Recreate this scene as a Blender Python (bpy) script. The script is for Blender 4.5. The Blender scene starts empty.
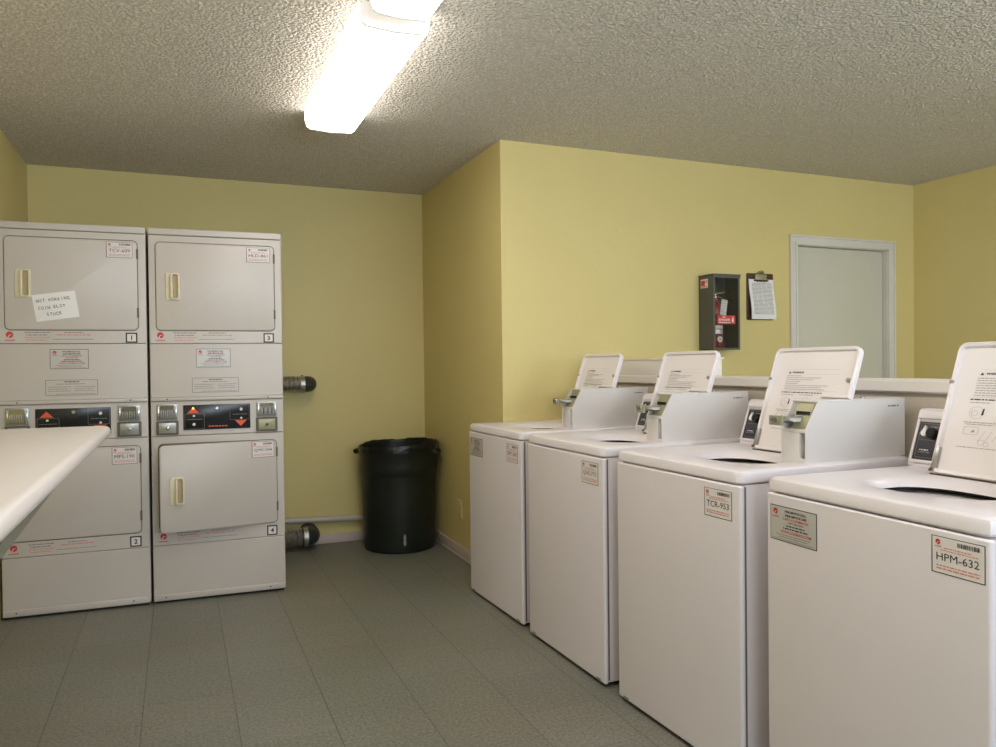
import bpy, bmesh, math, random
from mathutils import Matrix, Vector, noise
random.seed(7)
C = bpy.context.scene.collection
PI = math.pi

# ------------------------------------------------------------------ materials
MATS = {}
def mat(name, col, rough=.5, metal=0., spec=.5, emit=None, es=0., var=0., vscale=8., bump=0., bscale=60., trans=0., coat=0., alpha=1., ior=1.45):
    if name in MATS: return MATS[name]
    m = bpy.data.materials.new(name); m.use_nodes = True
    nt = m.node_tree; b = nt.nodes['Principled BSDF']
    b.inputs['Base Color'].default_value = (*col, 1); b.inputs['Roughness'].default_value = rough
    b.inputs['Metallic'].default_value = metal; b.inputs['Specular IOR Level'].default_value = spec
    b.inputs['Transmission Weight'].default_value = trans; b.inputs['Coat Weight'].default_value = coat
    b.inputs['IOR'].default_value = ior
    if emit: b.inputs['Emission Color'].default_value = (*emit, 1); b.inputs['Emission Strength'].default_value = es
    tc = nt.nodes.new('ShaderNodeTexCoord')
    n = nt.nodes.new('ShaderNodeTexNoise'); n.inputs['Scale'].default_value = vscale; n.inputs['Detail'].default_value = 4
    nt.links.new(tc.outputs['Object'], n.inputs['Vector'])
    mx = nt.nodes.new('ShaderNodeMix'); mx.data_type = 'RGBA'; mx.blend_type = 'MULTIPLY'
    mx.inputs[0].default_value = 1.0
    mx.inputs[6].default_value = (*col, 1)
    mr = nt.nodes.new('ShaderNodeMapRange'); mr.inputs['From Min'].default_value = .3; mr.inputs['From Max'].default_value = .7
    mr.inputs['To Min'].default_value = 1 - var; mr.inputs['To Max'].default_value = 1
    nt.links.new(n.outputs['Fac'], mr.inputs['Value'])
    nt.links.new(mr.outputs['Result'], mx.inputs[7]); nt.links.new(mx.outputs[2], b.inputs['Base Color'])
    if bump:
        n2 = nt.nodes.new('ShaderNodeTexNoise'); n2.inputs['Scale'].default_value = bscale; n2.inputs['Detail'].default_value = 3
        nt.links.new(tc.outputs['Object'], n2.inputs['Vector'])
        bp = nt.nodes.new('ShaderNodeBump'); bp.inputs['Strength'].default_value = 1; bp.inputs['Distance'].default_value = bump
        nt.links.new(n2.outputs['Fac'], bp.inputs['Height']); nt.links.new(bp.outputs['Normal'], b.inputs['Normal'])
    MATS[name] = m
    return m

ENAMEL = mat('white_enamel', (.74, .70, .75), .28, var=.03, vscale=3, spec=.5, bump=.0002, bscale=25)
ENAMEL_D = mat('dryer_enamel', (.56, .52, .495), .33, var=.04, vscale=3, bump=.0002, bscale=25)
METER = mat('meter_grey_paint', (.69, .665, .665), .38, var=.03, vscale=6)
LIDM = mat('lid_enamel', (.77, .73, .755), .4, var=.02)
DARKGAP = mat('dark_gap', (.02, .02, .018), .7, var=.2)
SEAM = mat('seam_gasket', (.15, .14, .115), .7, var=.2)
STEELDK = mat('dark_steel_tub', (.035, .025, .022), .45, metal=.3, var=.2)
CREAM = mat('cream_plastic', (.72, .65, .48), .4, var=.04)
CREAMD = mat('tan_plastic', (.46, .37, .21), .5, var=.05)
BLACKP = mat('black_panel', (.012, .012, .014), .22, var=.1)
CONSP = mat('console_panel', (.035, .033, .042), .25, var=.1)
CHROME = mat('chrome', (.62, .62, .60), .22, metal=1, var=.1, vscale=30)
BRUSH = mat('brushed_steel', (.42, .42, .39), .35, metal=.8, var=.15, vscale=40)
BRASS = mat('olive_brass', (.38, .37, .24), .4, metal=.4, var=.15, vscale=40)
PAPER = mat('sticker_paper', (.71, .67, .68), .5, var=.02)
SILVER = mat('sticker_silver', (.53, .52, .505), .35, metal=.15, var=.03)
WPAPER = mat('white_paper', (.80, .79, .80), .7, var=.02)
INK = mat('black_ink', (.018, .018, .02), .6, var=.1)
INKG = mat('grey_ink', (.22, .21, .20), .6, var=.1)
REDI = mat('red_ink', (.55, .055, .045), .5, var=.1)
REDL = mat('pale_red_ink', (.66, .27, .24), .5, var=.1)
ORANGE = mat('orange_print', (.75, .10, .03), .4, var=.05)
LITORANGE = mat('lit_indicator', (.9, .3, .1), .4, emit=(1, .35, .1), es=2.5)
YWALL = mat('yellow_wall_paint', (.66, .56, .245), .55, var=.05, vscale=1.5, bump=.0012, bscale=45)
WHITEP = mat('white_trim_paint', (.68, .655, .61), .45, var=.05, vscale=4)
DOORP = mat('door_paint', (.60, .585, .50), .45, var=.03, vscale=2)
CAPP = mat('ledge_paint', (.80, .765, .75), .35, var=.04, vscale=4)
HALFW = mat('half_wall_paint', (.55, .49, .42), .6, var=.05, vscale=4, bump=.0005)
BASEB = mat('vinyl_baseboard', (.56, .48, .44), .45, var=.12, vscale=5)
LAMI = mat('white_laminate', (.76, .72, .73), .3, var=.02)
BINP = mat('bin_plastic', (.012, .016, .012), .42, var=.3, vscale=12)
BAGP = mat('bag_plastic', (.007, .007, .008), .28, var=.3, vscale=20, bump=.008, bscale=22)
FOIL = mat('foil_duct', (.5, .48, .47), .32, metal=.9, var=.35, vscale=30, bump=.004, bscale=50)
DUCTDK = mat('duct_dark', (.055, .058, .052), .45, metal=.3, var=.3, vscale=20)
PIPEW = mat('pipe_paint', (.55, .50, .44), .45, var=.1)
CABG = mat('cabinet_grey', (.085, .085, .08), .4, var=.1)
CABIN = mat('cabinet_inside', (.10, .10, .085), .6, var=.1)
REDX = mat('extinguisher_red', (.28, .025, .02), .3, var=.1)
BROWNB = mat('brown_hardboard', (.085, .035, .022), .5, var=.2, vscale=30)
RUST = mat('rusty_metal', (.20, .10, .05), .6, metal=.3, var=.5, vscale=60)
RUSTD = mat('dark_hinge_line', (.07, .045, .03), .6, var=.4, vscale=60)
BRACEM = mat('shaded_brace_tone', (.30, .28, .22), .5, var=.1)  # brace colour darkened for the shade under the counter
WSKNOB = mat('grey_rubber', (.32, .30, .27), .6, var=.1)
HOUS = mat('lamp_housing', (.85, .83, .80), .4, var=.02)
LENS = mat('lamp_lens', (.9, .9, .9), .4, emit=(1.0, .925, .83), es=12.5)
CAPG = mat('lamp_end_cap', (.9, .9, .9), .4, emit=(1.0, .93, .86), es=5.0)
ENDC = mat('lamp_end', (.9, .9, .9), .4, emit=(1.0, .93, .88), es=.4)
PRINT = mat('light_print', (.36, .345, .335), .6, var=.1)
GLASS = mat('clear_plastic', (.95, .97, .95), .05, trans=1.0, ior=1.2)

def ceiling_mat():
    m = bpy.data.materials.new('popcorn_ceiling'); m.use_nodes = True; nt = m.node_tree; b = nt.nodes['Principled BSDF']
    b.inputs['Roughness'].default_value = .9; b.inputs['Specular IOR Level'].default_value = .15
    tc = nt.nodes.new('ShaderNodeTexCoord')
    v = nt.nodes.new('ShaderNodeTexVoronoi'); v.inputs['Scale'].default_value = 82; v.feature = 'SMOOTH_F1'
    v.inputs['Smoothness'].default_value = .5
    n = nt.nodes.new('ShaderNodeTexNoise'); n.inputs['Scale'].default_value = 64; n.inputs['Detail'].default_value = 4; n.inputs['Roughness'].default_value = .65
    nt.links.new(tc.outputs['Object'], n.inputs['Vector'])
    w = nt.nodes.new('ShaderNodeVectorMath'); w.operation = 'MULTIPLY_ADD'; w.inputs[1].default_value = (.012, .012, .012)
    nt.links.new(n.outputs['Color'], w.inputs[0]); nt.links.new(tc.outputs['Object'], w.inputs[2])
    nt.links.new(w.outputs[0], v.inputs['Vector'])
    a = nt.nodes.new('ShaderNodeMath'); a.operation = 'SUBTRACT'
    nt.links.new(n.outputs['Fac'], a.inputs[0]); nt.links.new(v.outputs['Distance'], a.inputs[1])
    bp = nt.nodes.new('ShaderNodeBump'); bp.inputs['Distance'].default_value = .014; bp.inputs['Strength'].default_value = 1
    nt.links.new(a.outputs[0], bp.inputs['Height']); nt.links.new(bp.outputs['Normal'], b.inputs['Normal'])
    cr = nt.nodes.new('ShaderNodeValToRGB'); cr.color_ramp.elements[0].color = (.70, .66, .59, 1); cr.color_ramp.elements[1].color = (.95, .91, .84, 1)  # pits coloured darker, standing in for the popcorn's self-shadowing
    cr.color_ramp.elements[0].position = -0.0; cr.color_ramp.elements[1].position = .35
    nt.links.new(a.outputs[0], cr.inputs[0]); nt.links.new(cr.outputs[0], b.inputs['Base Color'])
    return m

def floor_mat(ox, oy):
    m = bpy.data.materials.new('vinyl_tile'); m.use_nodes = True; nt = m.node_tree; b = nt.nodes['Principled BSDF']
    b.inputs['Roughness'].default_value = .42; b.inputs['Specular IOR Level'].default_value = .4
    tc = nt.nodes.new('ShaderNodeTexCoord'); sp = nt.nodes.new('ShaderNodeSeparateXYZ'); nt.links.new(tc.outputs['Object'], sp.inputs[0])
    def M(op, a, bb=None, c=None):
        k = nt.nodes.new('ShaderNodeMath'); k.operation = op
        for i, x in enumerate((a, bb, c)):
            if x is None: continue
            if isinstance(x, (int, float)): k.inputs[i].default_value = x
            else: nt.links.new(x, k.inputs[i])
        return k.outputs[0]
    T = .3048
    u = M('DIVIDE', M('SUBTRACT', sp.outputs['X'], ox), T); v = M('ADD', M('DIVIDE', M('SUBTRACT', sp.outputs['Y'], oy), T), M('MULTIPLY', M('FLOOR', u), .5))
    def line(t, wdt):
        f = M('ABSOLUTE', M('SUBTRACT', M('FRACT', M('ADD', t, .5)), .5))
        k = nt.nodes.new('ShaderNodeMapRange'); k.inputs['From Min'].default_value = wdt * .4; k.inputs['From Max'].default_value = wdt
        k.inputs['To Min'].default_value = 1; k.inputs['To Max'].default_value = 0; nt.links.new(f, k.inputs['Value']); return k.outputs[0]
    ln = M('MAXIMUM', line(u, .0065), M('MULTIPLY', line(v, .0055), .5))
    # per tile tone
    cx = nt.nodes.new('ShaderNodeCombineXYZ'); nt.links.new(M('FLOOR', u), cx.inputs[0]); nt.links.new(M('FLOOR', v), cx.inputs[1])
    wn = nt.nodes.new('ShaderNodeTexWhiteNoise'); nt.links.new(cx.outputs[0], wn.inputs['Vector'])
    n1 = nt.nodes.new('ShaderNodeTexNoise'); n1.inputs['Scale'].default_value = 90; n1.inputs['Detail'].default_value = 5; n1.inputs['Roughness'].default_value = .7
    n2 = nt.nodes.new('ShaderNodeTexNoise'); n2.inputs['Scale'].default_value = 2.2; n2.inputs['Detail'].default_value = 4
    for k in (n1, n2): nt.links.new(tc.outputs['Object'], k.inputs['Vector'])
    r1 = nt.nodes.new('ShaderNodeValToRGB'); e = r1.color_ramp.elements
    e[0].position = .42; e[0].color = (.14, .145, .12, 1); e[1].position = .66; e[1].color = (.275, .268, .235, 1)
    mixv = M('ADD', M('MULTIPLY', n1.outputs['Fac'], .8), M('MULTIPLY', wn.outputs['Value'], .035))
    mixv = M('ADD', mixv, M('MULTIPLY', n2.outputs['Fac'], .16)); nt.links.new(mixv, r1.inputs[0])
    n3 = nt.nodes.new('ShaderNodeTexNoise'); n3.inputs['Scale'].default_value = 1.3; n3.inputs['Detail'].default_value = 5; nt.links.new(tc.outputs['Object'], n3.inputs['Vector'])
    k3 = nt.nodes.new('ShaderNodeMapRange'); k3.inputs['From Min'].default_value = .45; k3.inputs['From Max'].default_value = .7; k3.inputs['To Max'].default_value = .45; nt.links.new(n3.outputs['Fac'], k3.inputs['Value'])
    m3 = nt.nodes.new('ShaderNodeMix'); m3.data_type = 'RGBA'; m3.blend_type = 'MULTIPLY'; nt.links.new(k3.outputs[0], m3.inputs[0]); nt.links.new(r1.outputs[0], m3.inputs[6]); m3.inputs[7].default_value = (1.0, .80, .68, 1)
    mx = nt.nodes.new('ShaderNodeMix'); mx.data_type = 'RGBA'; nt.links.new(M('MULTIPLY', ln, .78), mx.inputs[0])
    nt.links.new(m3.outputs[2], mx.inputs[6]); mx.inputs[7].default_value = (.05, .052, .042, 1)
    nt.links.new(mx.outputs[2], b.inputs['Base Color'])
    rr = nt.nodes.new('ShaderNodeMapRange'); rr.inputs['To Min'].default_value = .32; rr.inputs['To Max'].default_value = .55
    nt.links.new(n2.outputs['Fac'], rr.inputs['Value']); nt.links.new(rr.outputs[0], b.inputs['Roughness'])
    bp = nt.nodes.new('ShaderNodeBump'); bp.inputs['Distance'].default_value = .0006
    nt.links.new(M('SUBTRACT', n1.outputs['Fac'], ln), bp.inputs['Height']); nt.links.new(bp.outputs['Normal'], b.inputs['Normal'])
    return m

# ------------------------------------------------------------------ mesh building
TXT = {}
def text_geo(s, bold=0.):
    key = (s, bold)
    if key in TXT: return TXT[key]
    cu = bpy.data.curves.new('t', 'FONT'); cu.body = s; cu.size = 1; cu.resolution_u = 2; cu.offset = bold
    o = bpy.data.objects.new('t', cu); C.objects.link(o)
    bpy.context.view_layer.update()
    dg = bpy.context.evaluated_depsgraph_get()
    me = bpy.data.meshes.new_from_object(o.evaluated_get(dg))
    vs = [tuple(v.co) for v in me.vertices]; fs = [tuple(p.vertices) for p in me.polygons]
    bpy.data.objects.remove(o); bpy.data.meshes.remove(me)
    if vs:
        x0 = min(v[0] for v in vs); x1 = max(v[0] for v in vs); y0 = min(v[1] for v in vs); y1 = max(v[1] for v in vs)
    else: x0 = x1 = y0 = y1 = 0
    TXT[key] = (vs, fs, (x0, x1, y0, y1)); return TXT[key]

def rr(x0, z0, x1, z1, r, n=6):
    pts = []
    r = max(r, 1e-4)
    for cx, cz, a0 in ((x1 - r, z0 + r, -90), (x1 - r, z1 - r, 0), (x0 + r, z1 - r, 90), (x0 + r, z0 + r, 180)):
        for i in range(n + 1):
            a = math.radians(a0 + 90 * i / n); pts.append((cx + r * math.cos(a), cz + r * math.sin(a)))
    return pts

class MB:
    def __init__(s): s.v = []; s.f = []; s.m = []; s.mats = []; s.xf = Matrix.Identity(4)
    def mi(s, m):
        if m not in s.mats: s.mats.append(m)
        return s.mats.index(m)
    def add(s, vs, fs, m):
        o = len(s.v); s.v += [tuple(s.xf @ Vector(v)) for v in vs]; k = s.mi(m)
        for f in fs: s.f.append(tuple(o + i for i in f)); s.m.append(k)
        return s
    def box(s, x0, y0, z0, x1, y1, z1, m, bev=0., seg=2):
        bm = bmesh.new(); bmesh.ops.create_cube(bm, size=1)
        for v in bm.verts: v.co = Vector(((x0 + x1) / 2 + v.co.x * (x1 - x0), (y0 + y1) / 2 + v.co.y * (y1 - y0), (z0 + z1) / 2 + v.co.z * (z1 - z0)))
        if bev: bmesh.ops.bevel(bm, geom=bm.edges[:], offset=bev, segments=seg, profile=.5, affect='EDGES')
        bm.verts.index_update()
        s.add([v.co[:] for v in bm.verts], [[v.index for v in f.verts] for f in bm.faces], m); bm.free(); return s
    def vbox(s, x0, y0, z0, x1, y1, z1, m, rv, bev=.003, n=4):
        # box whose vertical edges are rounded by rv, front/back/top edges by bev
        L = []
        for z, i in ((z0, bev), (z0 + bev, 0), (z1 - bev, 0), (z1, bev)):
            L.append([(x, y, z) for x, y in rr(x0 + i, y0 + i, x1 - i, y1 - i, max(rv - i, .0005), n)])
        return s.loft(L, m, True)
    def loft(s, rings, m, caps=True, closed=True):
        n = len(rings[0]); vs = [p for r in rings for p in r]; fs = []
        for k in range(len(rings) - 1):
            for i in range(n if closed else n - 1):
                j = (i + 1) % n; fs.append((k * n + i, k * n + j, (k + 1) * n + j, (k + 1) * n + i))
        if caps: fs.append(tuple(reversed(range(n)))); fs.append(tuple((len(rings) - 1) * n + i for i in range(n)))
        return s.add(vs, fs, m)
    def slab(s, x0, z0, x1, z1, r, y0, y1, m, bev=.002):
        # plate facing -y with rounded corners
        R = [[(x, y1, z) for x, z in rr(x0, z0, x1, z1, r)], [(x, y0 + bev, z) for x, z in rr(x0, z0, x1, z1, r)],
             [(x, y0 + bev * .3, z) for x, z in rr(x0 + bev * .3, z0 + bev * .3, x1 - bev * .3, z1 - bev * .3, max(r - bev * .3, .0003))],
             [(x, y0, z) for x, z in rr(x0 + bev, z0 + bev, x1 - bev, z1 - bev, max(r - bev, .0003))]]
        return s.loft(R, m)
    def ring(s, x0, z0, x1, z1, r, w, y0, y1, m):
        o0 = rr(x0, z0, x1, z1, r); i0 = rr(x0 + w, z0 + w, x1 - w, z1 - w, max(r - w, .0005))
        R = [[(x, y1, z) for x, z in o0], [(x, y0, z) for x, z in o0], [(x, y0, z) for x, z in i0], [(x, y1, z) for x, z in i0]]
        return s.loft(R, m, False)
    def prism(s, poly, y0, y1, m):  # poly in xz
        n = len(poly)
        return s.loft([[(x, y0, z) for x, z in poly], [(x, y1, z) for x, z in poly]], m)
    def xprism(s, poly, x0, x1, m): # poly in yz
        return s.loft([[(x0, y, z) for y, z in poly], [(x1, y, z) for y, z in poly]], m)
    def lathe(s, prof, c, m, axis='z', n=32, a0=0, cap=True):
        R = []
        for r, h in prof:
            ring = []
            for i in range(n):
                a = 2 * PI * i / n + a0; x, y = r * math.cos(a), r * math.sin(a)
                ring.append({'z': (c[0] + x, c[1] + y, c[2] + h), 'y': (c[0] + x, c[1] + h, c[2] + y), 'x': (c[0] + h, c[1] + x, c[2] + y)}[axis])
            R.append(ring)
        return s.loft(R, m, cap)
    def tube(s, pts, rad, m, n=12):
        pts = [Vector(p) for p in pts]; R = []
        if not isinstance(rad, (list, tuple)): rad = [rad] * len(pts)
        up = Vector((0, 0, 1)); prev = None
        for i, p in enumerate(pts):
            t = (pts[min(i + 1, len(pts) - 1)] - pts[max(i - 1, 0)]).normalized()
            if prev is None:
                u = t.cross(up)
                if u.length < .1: u = t.cross(Vector((1, 0, 0)))
            else: u = prev - t * prev.dot(t)
            u.normalize(); prev = u; w = t.cross(u)
            R.append([tuple(p + (u * math.cos(2 * PI * k / n) + w * math.sin(2 * PI * k / n)) * rad[i]) for k in range(n)])
        return s.loft(R, m)
    def rect(s, x0, z0, x1, z1, y, m):
        return s.add([(x0, y, z0), (x1, y, z0), (x1, y, z1), (x0, y, z1)], [(0, 1, 2, 3)], m)
    def text(s, t, x, z, h, y, m, w=None, align='c', bold=0., rot=0.):
        vs, fs, (a, b, c, d) = text_geo(t, bold)
        if not vs or d - c < 1e-6: return s
        k = h / (d - c); kx = k if w is None else w / (b - a)
        ox = {'c': -(a + b) / 2, 'l': -a, 'r': -b}[align]; cr, sr = math.cos(rot), math.sin(rot)
        out = []
        for vx, vy, _ in vs:
            px = (vx + ox) * kx; pz = (vy - (c + d) / 2) * k
            out.append((x + px * cr - pz * sr, y, z + px * sr + pz * cr))
        return s.add(out, fs, m)
    def dashes(s, x0, x1, z, h, y, m, rnd, dens=.85):
        x = x0
        while x < x1:
            w = min(rnd.uniform(1.2, 5) * h, x1 - x)
            if w > h * .4: s.rect(x, z - h / 2, x + w, z + h / 2, y, m)
            x += w + h * .7
        return s
    def build(s, name, parent=None, label=None):
        me = bpy.data.meshes.new(name); me.from_pydata(s.v, [], s.f)
        for m in s.mats: me.materials.append(m)
        for p, k in zip(me.polygons, s.m): p.material_index = k
        bm = bmesh.new(); bm.from_mesh(me)
        thick = max((max(v[i] for v in s.v) - min(v[i] for v in s.v)) for i in range(3))
        bmesh.ops.recalc_face_normals(bm, faces=bm.faces[:])
        for f in bm.faces: f.smooth = True
        for e in bm.edges:
            e.smooth = len(e.link_faces) == 2 and e.calc_face_angle(4) < .62
        bm.to_mesh(me); bm.free()
        o = bpy.data.objects.new(name, me); C.objects.link(o)
        if parent is not None: o.parent = parent
        if label: o['label'] = label
        return o

def thing(name, label, cat, loc=(0, 0, 0), rotz=0, group=None):
    o = bpy.data.objects.new(name, None); C.objects.link(o); o.empty_display_size = .1
    o.location = loc; o.rotation_euler = (0, 0, rotz); o['label'] = label; o['category'] = cat
    if group: o['group'] = group
    return o
def tag(o, label, cat, group=None):
    o['label'] = label; o['category'] = cat
    if group: o['group'] = group
    return o
def struct(mb, name, parent=None, label=None):
    o = mb.build(name, parent, label)
    if parent is None: o['kind'] = 'structure'
    return o

# ------------------------------------------------------------------ fitted layout
H = 2.4486; YB = 5.3235; XC = 1.6423; Y2 = 3.8698; XR = 4.807; XL = -.817; YF = -1.3
T = .12
DX0, DX1, DZ = 3.673, 4.612, 2.043

# ------------------------------------------------------------------ room shell
struct(MB().box(XL - T, YF - T, -.1, XR + T, YB + T, 0, floor_mat(-.4386, 2.574)), 'floor')
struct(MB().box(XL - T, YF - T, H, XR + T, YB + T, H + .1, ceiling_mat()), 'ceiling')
struct(MB().box(XL - T, YB, 0, XC, YB + T, H, YWALL), 'wall_back')
struct(MB().box(XL - T, YF, 0, XL, YB, H, YWALL), 'wall_left')
struct(MB().box(XC, Y2 + T, 0, XC + T, YB + T, H, YWALL), 'wall_corner')
wr = MB()
cw = .062
hx0, hx1, hz = DX0 + cw - .012, DX1 - cw + .012, DZ - cw + .012
wr.box(XC, Y2, 0, hx0, Y2 + T, H, YWALL); wr.box(hx1, Y2, 0, XR + T, Y2 + T, H, YWALL); wr.box(hx0, Y2, hz, hx1, Y2 + T, H, YWALL)
struct(wr, 'wall_far_right')
struct(MB().box(XR, YF, 0, XR + T, Y2, H, YWALL), 'wall_right')
wf = MB(); WX0, WX1, WZ0, WZ1 = -.4, 4.6, 1.0, 2.15
wf.box(XL - T, YF - T, 0, WX0, YF, H, YWALL); wf.box(WX1, YF - T, 0, XR + T, YF, H, YWALL); wf.box(WX0, YF - T, 0, WX1, YF, WZ0, YWALL); wf.box(WX0, YF - T, WZ1, WX1, YF, H, YWALL)
struct(wf, 'wall_front')
wn_ = MB()
for k in range(4):
    xx = WX0 + (WX1 - WX0) * k / 3; wn_.box(xx - .025, YF - .08, WZ0, xx + .025, YF - .04, WZ1, WHITEP, .003)
wn_.box(WX0, YF - .08, WZ0, WX1, YF - .04, WZ0 + .05, WHITEP, .003); wn_.box(WX0, YF - .08, WZ1 - .05, WX1, YF - .04, WZ1, WHITEP, .003)
struct(wn_, 'unseen_window')  # unseen window behind the camera, added to bring the room up in brightness
la = bpy.data.lights.new('daylight', 'AREA'); la.shape = 'RECTANGLE'; la.size = WX1 - WX0; la.size_y = WZ1 - WZ0; la.energy = 180; la.color = (.74, .87, 1.0)
lo_ = bpy.data.objects.new('daylight', la); C.objects.link(lo_); lo_.location = ((WX0 + WX1) / 2, YF - .35, (WZ0 + WZ1) / 2 - .15); lo_.rotation_euler = (math.radians(124), 0, 0)  # area lamp outside the unseen window, tilted up to brighten the ceiling

# door in the far right wall
d = bpy.data.objects.new('door_1', None); C.objects.link(d); d['kind'] = 'structure'
c = MB()
for a, b, w in ((0, .012, .018), (.012, .046, .011), (.046, cw, .016)):
    c.box(DX0 + a, Y2 - w, 0, DX0 + b, Y2, DZ - b, WHITEP, .002)
    c.box(DX1 - b, Y2 - w, 0, DX1 - a, Y2, DZ - b, WHITEP, .002)
    c.box(DX0 + a, Y2 - w, DZ - b, DX1 - a, Y2, DZ - a, WHITEP, .002)
c.build('door_casing', d, 'off-white moulded casing')
j = MB()
jd = .085
j.box(hx0, Y2 - .002, 0, hx0 + .015, Y2 + T, hz, WHITEP); j.box(hx1 - .015, Y2 - .002, 0, hx1, Y2 + T, hz, WHITEP); j.box(hx0, Y2 - .002, hz - .015, hx1, Y2 + T, hz, WHITEP)
j.build('door_jamb', d)
MB().box(hx0 + .018, Y2 + .036, .01, hx1 - .018, Y2 + .076, hz - .018, DOORP, .002).build('door_slab', d, 'plain flush door slab painted grey-beige')
MB().box(hx0, Y2 + T - .004, 0, hx1, Y2 + T + .02, hz, DARKGAP).build('door_backing', d)

# half wall behind the washers with its painted cap
HWX = 2.275
struct(MB().box(HWX, YF, 0, HWX + .12, Y2, 1.11, HALFW), 'wall_half')
cap = MB().vbox(HWX - .022, YF, 1.110, HWX + .15, Y2, 1.155, CAPP, .004, .006)
o = struct(cap, 'trim_1')
rs = MB().box(HWX - .012, 2.98, 1.155, HWX + .135, Y2, 1.240, CAPP, .004)
rs.box(HWX - .018, 2.97, 1.234, HWX + .14, Y2, 1.242, CAPP, .002)
struct(rs, 'trim_2')
# baseboards
struct(MB().box(XL, YB - .012, 0, XC, YB, .062, BASEB, .003), 'baseboard_back')
bb = MB().box(XC - .012, Y2 + .0, 0, XC, YB - .012, .075, BASEB, .003); bb.box(XC - .018, Y2 + .0, 0, XC, YB - .012, .012, BASEB, .004)
struct(bb, 'baseboard_corner')
struct(MB().box(XR - .012, YF, 0, XR, Y2 - .001, .07, BASEB, .003), 'baseboard_right')
struct(MB().box(HWX + .12, Y2 - .012, 0, DX0, Y2, .07, BASEB, .003), 'baseboard_far_right')

# ------------------------------------------------------------------ ceiling lights
def light_fixture(loc, label, w=.24, L=1.22):
    t = thing('ceiling_light', label, 'ceiling light', loc, 0, 'wraparound fluorescent ceiling lights')
    h = .085
    MB().box(-w / 2, -L / 2 + .012, -.045, w / 2, L / 2 - .012, 0, HOUS, .002).build('housing', t, 'white sheet-metal lamp housing')
    prof = [(-w / 2 + .001, -.045), (-w / 2 + .006, -h + .014), (-w / 2 + .022, -h + .003), (0, -h - .003),
            (w / 2 - .022, -h + .003), (w / 2 - .006, -h + .014), (w / 2 - .001, -.045)]
    m = MB(); m.loft([[(x, y, z) for x, z in prof] for y in (-L / 2 + .014, L / 2 - .014)], LENS)
    for s in (-1, 1): m.box(s * w / 2 - .003, -L / 2 + .012, -.046, s * w / 2 + .003, L / 2 - .012, -.004, CAPG)
    m.build('diffuser', t, 'glowing white acrylic diffuser')
    for s in (-1, 1):
        k = 1.02
        e = MB(); e.loft([[(x * k, s * (L / 2 - .014) + s * yy, z * 1.01) for x, z in [(-w / 2, 0)] + prof + [(w / 2, 0)]] for yy in (0, .014)], ENDC)
        e.build('end_cap', t)
    return t
light_fixture((.703, 3.165, H), 'long glowing wraparound ceiling light, the far one of the pair')
light_fixture((.694, 1.850, H), 'glowing ceiling light nearest the camera, cut off by the top edge', .205)
light_fixture((3.70, 1.45, H), 'added unseen ceiling light over the aisle beyond the half wall')  # unseen fixture added to brighten the right aisle and its walls
light_fixture((3.70, .15, H), 'added unseen ceiling light nearest the window beyond the half wall')  # another unseen fixture, put in for more light in the right aisle
light_fixture((.70, .45, H), 'added unseen ceiling light above the near end of the aisle')  # out-of-frame fixture added to raise the room's overall brightness

# ------------------------------------------------------------------ stickers
def logo(m, x, z, s, y):
    n = 20
    m.add([(x + s * math.cos(2 * PI * i / n), y, z + s * math.sin(2 * PI * i / n)) for i in range(n)], [tuple(range(n))], REDI)
    yy = y - .0003
    m.add([(x - .55 * s, yy, z - .75 * s), (x - .2 * s, yy, z - .1 * s), (x + .3 * s, yy, z + .1 * s), (x + .75 * s, yy, z - .1 * s), (x + .3 * s, yy, z - .05 * s), (x - .1 * s, yy, z - .3 * s), (x - .2 * s, yy, z - .9 * s)],
          [(0, 1, 2, 3, 4, 5, 6)], PAPER)
    m.text('coinmach', x, z - 1.6 * s, s * .55, y, REDI, w=2.8 * s, bold=.035)

def id_sticker(parent, s0, z0, s1, z1, y, code, tilt=0):
    r = random.Random(code); m = MB(); w, h = s1 - s0, z1 - z0
    m.box(s0, y - .0008, z0, s1, y, z1, INK)
    b = w * .013
    m.rect(s0 + b * 1.6, z0 + b * 1.2, s1 - b, z1 - b * .8, y - .0010, PAPER); Y = y - .0014
    logo(m, s0 + w * .13, z1 - h * .15, h * .075, Y)
    x = s0 + w * .50
    while x < s1 - w * .09:
        bw = r.choice((.006, .011, .018)) * w; m.rect(x, z1 - h * .20, x + bw, z1 - h * .08, Y, INK); x += bw + r.choice((.007, .012)) * w
    m.dashes(s0 + w * .25, s1 - w * .22, z1 - h * .295, h * .028, Y, REDL, r); m.dashes(s0 + w * .18, s1 - w * .12, z1 - h * .36, h * .028, Y, REDL, r)
    m.text(code, (s0 + s1) / 2, z0 + h * .46, h * .21, Y, INK, w=w * .80)
    m.dashes(s0 + w * .10, s1 - w * .08, z0 + h * .22, h * .035, Y, REDL, r); m.dashes(s0 + w * .10, s1 - w * .10, z0 + h * .14, h * .04, Y, REDL, r)
    return m.build('identification_sticker', parent, 'white and red sticker reading ' + code)

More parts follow.
